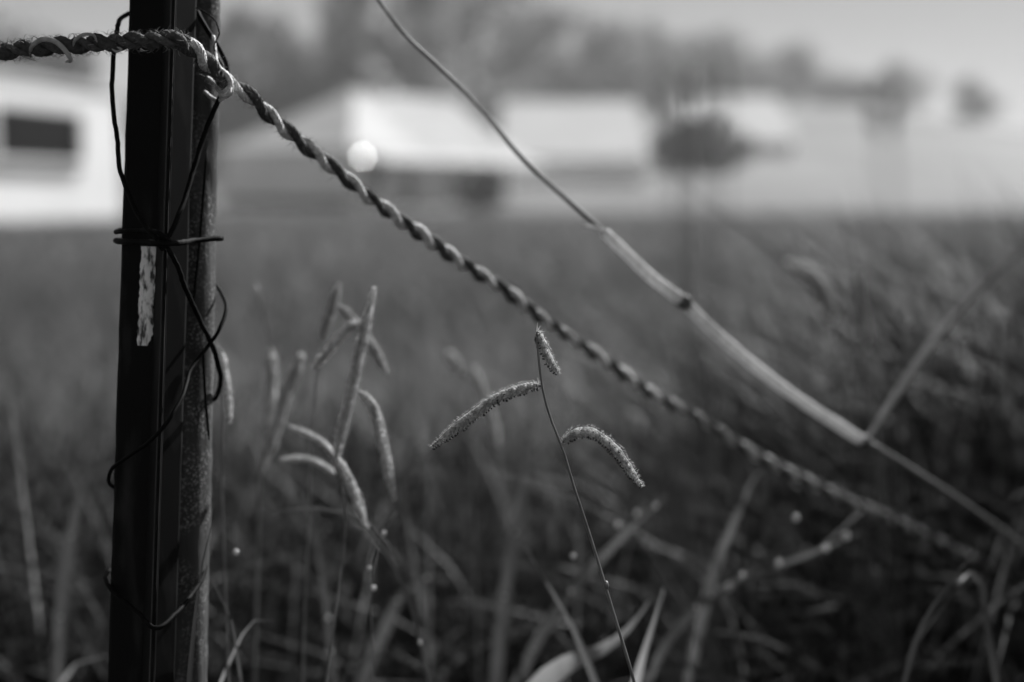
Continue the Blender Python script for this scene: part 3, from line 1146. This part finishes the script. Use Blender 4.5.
stalk('thin bare grass stem carrying tiny dew drops', [
    (397, 512, .86), (385, 530, .86), (373, 560, .86), (371, 590, .86), (373, 655, .86)], .0006, [], 26,
    drops=[(384, 533, .857, .0011), (369, 568, .857, .0010), (373.5, 588, .857, .0012)])
stalk('blurred grass stalk with two pale spikes left of the sharp central stalk', [
    (448, 352, 1.2), (462, 366, 1.2), (470, 420, 1.2), (474, 520, 1.2), (478, 640, 1.2)], .0012, [
    ([(474, 366, 1.2), (479, 380, 1.2), (486, 398, 1.2), (494, 420, 1.2), (499, 446, 1.2)], .009),
    ([(448, 351, 1.2), (455, 360, 1.2), (462, 372, 1.2)], .009)], 27)
stalk('bent pale blurred seed head on a stalk above the right grasses', [
    (822, 290, 1.5), (832, 330, 1.5), (840, 380, 1.5), (848, 440, 1.5), (850, 520, 1.5)], .0016, [
    ([(832, 320, 1.5), (827, 298, 1.5), (815, 277, 1.5), (800, 268, 1.5), (786, 262, 1.5)], .020)], 28)
stalk('dark leaning blurred stalk right of the bent seed head', [
    (798, 240, 1.35), (826, 262, 1.35), (846, 310, 1.35), (862, 360, 1.35), (874, 410, 1.35), (880, 480, 1.35)], .0026, [
    ([(856, 268, 1.4), (860, 290, 1.4), (865, 320, 1.4), (868, 350, 1.4)], .010)], 29, shade=.6)

# blurred stems close to the lens: vertical veils
rv = random.Random(77)
fg = ['left edge', 'second from the left', 'third from the left', 'fourth from the left', 'fifth from the left', 'sixth from the left', 'right edge']
for k in range(7):
    px = 664 + k * 10 + rv.uniform(-3, 3)
    d = rv.uniform(.29, .37)
    yt = 78 + rv.uniform(-25, 40)
    lean = rv.uniform(-12, 12)
    stalk('dim out-of-focus stem close to the lens, %s of the middle clump' % fg[k], [
        (px + lean, yt + 34, d), (px + lean * .6, 250, d), (px + lean * .3, 450, d), (px, 660, d)], .0005, [
        ([(px + lean, yt + 40, d), (px + lean + rv.uniform(-2, 2), yt + 20, d), (px + lean + rv.uniform(-5, 5), yt, d)], .0018)], 40 + k,
        name='foreground_stem', group='blurred stems close to the lens', shade=.7, mat='straw_thin')
for k in range(3):
    px = 872 + k * 12 + rv.uniform(-3, 3)
    d = rv.uniform(.29, .37)
    yt = 84 + rv.uniform(-15, 25)
    stalk('dim out-of-focus stem close to the lens, %s of the right-hand clump' % ['left edge', 'middle', 'right edge'][k], [
        (px, yt + 30, d), (px + 3, 250, d), (px - 2, 450, d), (px - 6, 660, d)], .00035, [
        ([(px, yt + 36, d), (px + 1, yt + 18, d), (px + rv.uniform(-4, 4), yt, d)], .0016)], 60 + k,
        name='foreground_stem', group='blurred stems close to the lens', shade=.7, mat='straw_thin')


# ------------------------------------------------------------------ the leaning dry reed
def reed():
    thin = [(370, -12, .83), (390, 16, .835), (400, 29, .84), (436, 64, .85), (470, 97, .86), (500, 132, .87), (512, 147, .875), (545, 180, .885), (578, 209, .895), (606, 233, .905)]
    sheath = [(603, 231, .904), (625, 252, .912), (650, 276, .92), (683, 301, .93)]
    culm = [(683, 301, .93), (700, 318, .94), (745, 358, .965), (800, 400, .995), (840, 426, 1.02), (863, 441, 1.035)]
    low = [(863, 441, 1.035), (900, 463, 1.06), (940, 488, 1.09)]
    e0, e1 = P(863, 441, 1.035), P(940, 488, 1.09)
    ed = (e1 - e0).normalized() + Vector((0, 0, -.12))
    foot = e1 + ed * ((e1.z + .01) / -ed.z)
    t = thing('dry_reed', 'long leaning dry reed with a thin dark tip and pale sheathed lower stem', 'reed', foot)
    mb = MB()
    mb.tube(smooth_path([P(*p) for p in thin], 50), [.0011 + .0006 * i / 49 for i in range(50)], 8)
    mb.build('tip', M['straw_thin'], t)
    mb = MB()
    rs = random.Random(31)
    stk = [rs.choice((1.1, 1.05, .95, .8, .55)) for _ in range(28)]
    mb.tube(smooth_path([P(*p) for p in sheath], 30), [.0020] + [.0036 + .0007 * i / 28 + rs.uniform(-.0002, .0002) for i in range(29)], 28, streak=stk, rnd=rs)
    mb.build('sheath', M['straw'], t)
    mb = MB()
    stk = [rs.choice((1.1, 1.0, .9, .8, .55)) for _ in range(28)]
    mb.tube(smooth_path([P(*p) for p in culm], 40), [.0041 + rs.uniform(-.0002, .0002) for i in range(40)], 28, streak=stk, rnd=rs)
    mb.build('stem', M['straw'], t)
    mb = MB()
    mb.tube(smooth_path([P(*p) for p in low] + [foot], 40), [.0036 - .0022 * min(1, i / 16) for i in range(40)], 12)
    mb.build('stem', M['straw_thin'], t)
    for p, r in (((684, 302, .93), .0054), ((863.5, 441, 1.035), .0052)):
        c = P(*p)
        dr = (P(p[0] + 10, p[1] + 8, p[2] + .005) - c).normalized()
        mb = MB()
        mb.tube([c - dr * .004, c - dr * .0015, c + dr * .0015, c + dr * .004], [.004, r, r, .004], 12)
        mb.build('joint', M['node'], t)
    for fl in ([(606, 233, .902), (598, 229, .897), (588, 226, .893), (580, 227, .892)],):
        mb = MB()
        mb.ribbon(smooth_path([P(*p) for p in fl], 10), [.0034, .0034, .0032, .003, .0028, .0024, .002, .0015, .001, .0005], Vector((0, .3, 1)), .3, .8)
        mb.build('peeling_flake', M['straw'], t)
    leafp = smooth_path([P(866, 440, 1.035), P(890, 402, 1.09), P(918, 360, 1.16), P(955, 312, 1.25), P(1000, 268, 1.36), P(1050, 235, 1.5)], 26)
    mb = MB()
    mb.ribbon(leafp, [.004 + .022 * math.sin(math.pi * min(1, (i + 2) / 27)) for i in range(26)], Vector((.7, 0, .7)), .25, shade=.20)
    mb.build('leaf', M['leaf'], t)


reed()


# ------------------------------------------------------------------ single blades one can tell apart
def blade(label, pts, wpx, shade, side=(1, 0, 0), drops=(), root=True):
    rnd = random.Random(len(label))
    full = to_ground(pts, rnd=rnd) if root else [P(*p) for p in pts]
    n = 30
    path = smooth_path(full, n)
    wm = wpx / FPX * pts[0][2]
    mb = MB()
    mb.ribbon(path, [wm * max(.08, min(1, i / 7)) for i in range(n)], Vector(side), .2, shade)
    t = thing('grass_blade', label, 'grass blade', path[-1], 'single grass blades among the tangle')
    mb.build('leaf', M['leaf'], t)
    for (a, b, d, rr) in drops:
        drop(t, a, b, d, rr)
    for q in range(3):                      # dew beads along the blade
        p = path[rnd.randrange(2, 20)]
        v = Vector((p.x, p.y, p.z - CAM_H))
        dd = v.y * CP - v.z * SP
        drop(t, 512 + v.x / dd * FPX, 341 - (v.y * SP + v.z * CP) / dd * FPX, dd - .003, rnd.uniform(.0006, .0013))


blade('blurred pale blade slanting down just left of the sharp stem foot', [(524, 545, .93), (545, 580, .93), (570, 622, .93), (590, 668, .93)], 7, .22)
blade('blurred blade slanting up to the right behind the sharp stem, beaded with dew', [(668, 494, 1.15), (640, 520, 1.15), (592, 568, 1.15), (555, 612, 1.13)], 11, .18,
      drops=[(573, 556, .95, .0013), (618, 525, 1.12, .0016), (637, 513, 1.12, .0016), (656, 506, 1.12, .0014)])
blade('blurred upright pale blade between the sharp stem and the hanging spikes', [(534, 420, 1.2), (528, 450, 1.2), (520, 510, 1.2), (513, 545, 1.2)], 13, .09)
blade('long blurred blade with bright beads slanting across the lower right', [(868, 530, 1.12), (820, 550, 1.12), (760, 572, 1.12), (705, 600, 1.10)], 9, .16,
      drops=[(729, 587, 1.08, .0024), (742, 575, 1.08, .0016), (779, 563, 1.09, .0018), (826, 548, 1.10, .0020), (846, 536, 1.1, .0024), (796, 518, 1.1, .0018)])
blade('broad bright blurred leaf at the bottom edge beside the sharp stem', [(650, 600, .98), (632, 625, .97), (605, 648, .96), (570, 662, .95)], 22, .5, side=(.3, .3, 1))
blade('short bright blurred leaf right of the sharp stem foot', [(664, 588, .95), (657, 612, .95), (645, 650, .95)], 11, .5)
blade('short pale blade under the lower end of the rope', [(768, 465, 1.2), (754, 478, 1.2), (742, 505, 1.2), (730, 530, 1.2)], 10, .22)
blade('curved pale blurred blade low on the left of the posts', [(112, 452, 1.15), (98, 456, 1.15), (87, 474, 1.15), (79, 502, 1.15)], 13, .11)
blade('narrow blade lying level just right of the timber post', [(214, 520, .88), (250, 514, .89), (285, 510, .9), (316, 507, .9)], 5, .12, side=(0, .3, 1))
blade('dark pointed blade standing against the timber post', [(215, 508, .765), (209, 535, .765), (201, 570, .765), (196, 610, .765)], 6, .05, drops=[(235.5, 553, .80, .0012)] if False else ())
blade('small bent blade at the foot of the timber post', [(212, 580, .83), (222, 600, .83), (232, 620, .83), (236, 645, .83)], 5, .16)
blade('tiny bright blade tip at the lower left beside the timber post', [(274, 621, .86), (262, 619, .86), (250, 622, .86), (240, 640, .86)], 5, .45, drops=[(236, 552, .85, .0013)])
blade('arching blurred blade at the bottom centre', [(452, 582, 1.2), (435, 577, 1.2), (405, 592, 1.2), (385, 630, 1.2)], 12, .13)
blade('blurred pale blade reaching up in the lower right corner', [(905, 660, .92), (940, 610, .95), (975, 570, .97), (990, 640, .95)], 7, .08)
blade('thin dark blade crossing the lower right corner', [(1000, 520, .9), (960, 570, .9), (920, 630, .9), (905, 680, .9)], 6, .05)
blade('pale blurred blade left of the tall stalk', [(300, 470, 1.1), (310, 520, 1.1), (322, 570, 1.1), (330, 640, 1.1)], 7, .10)
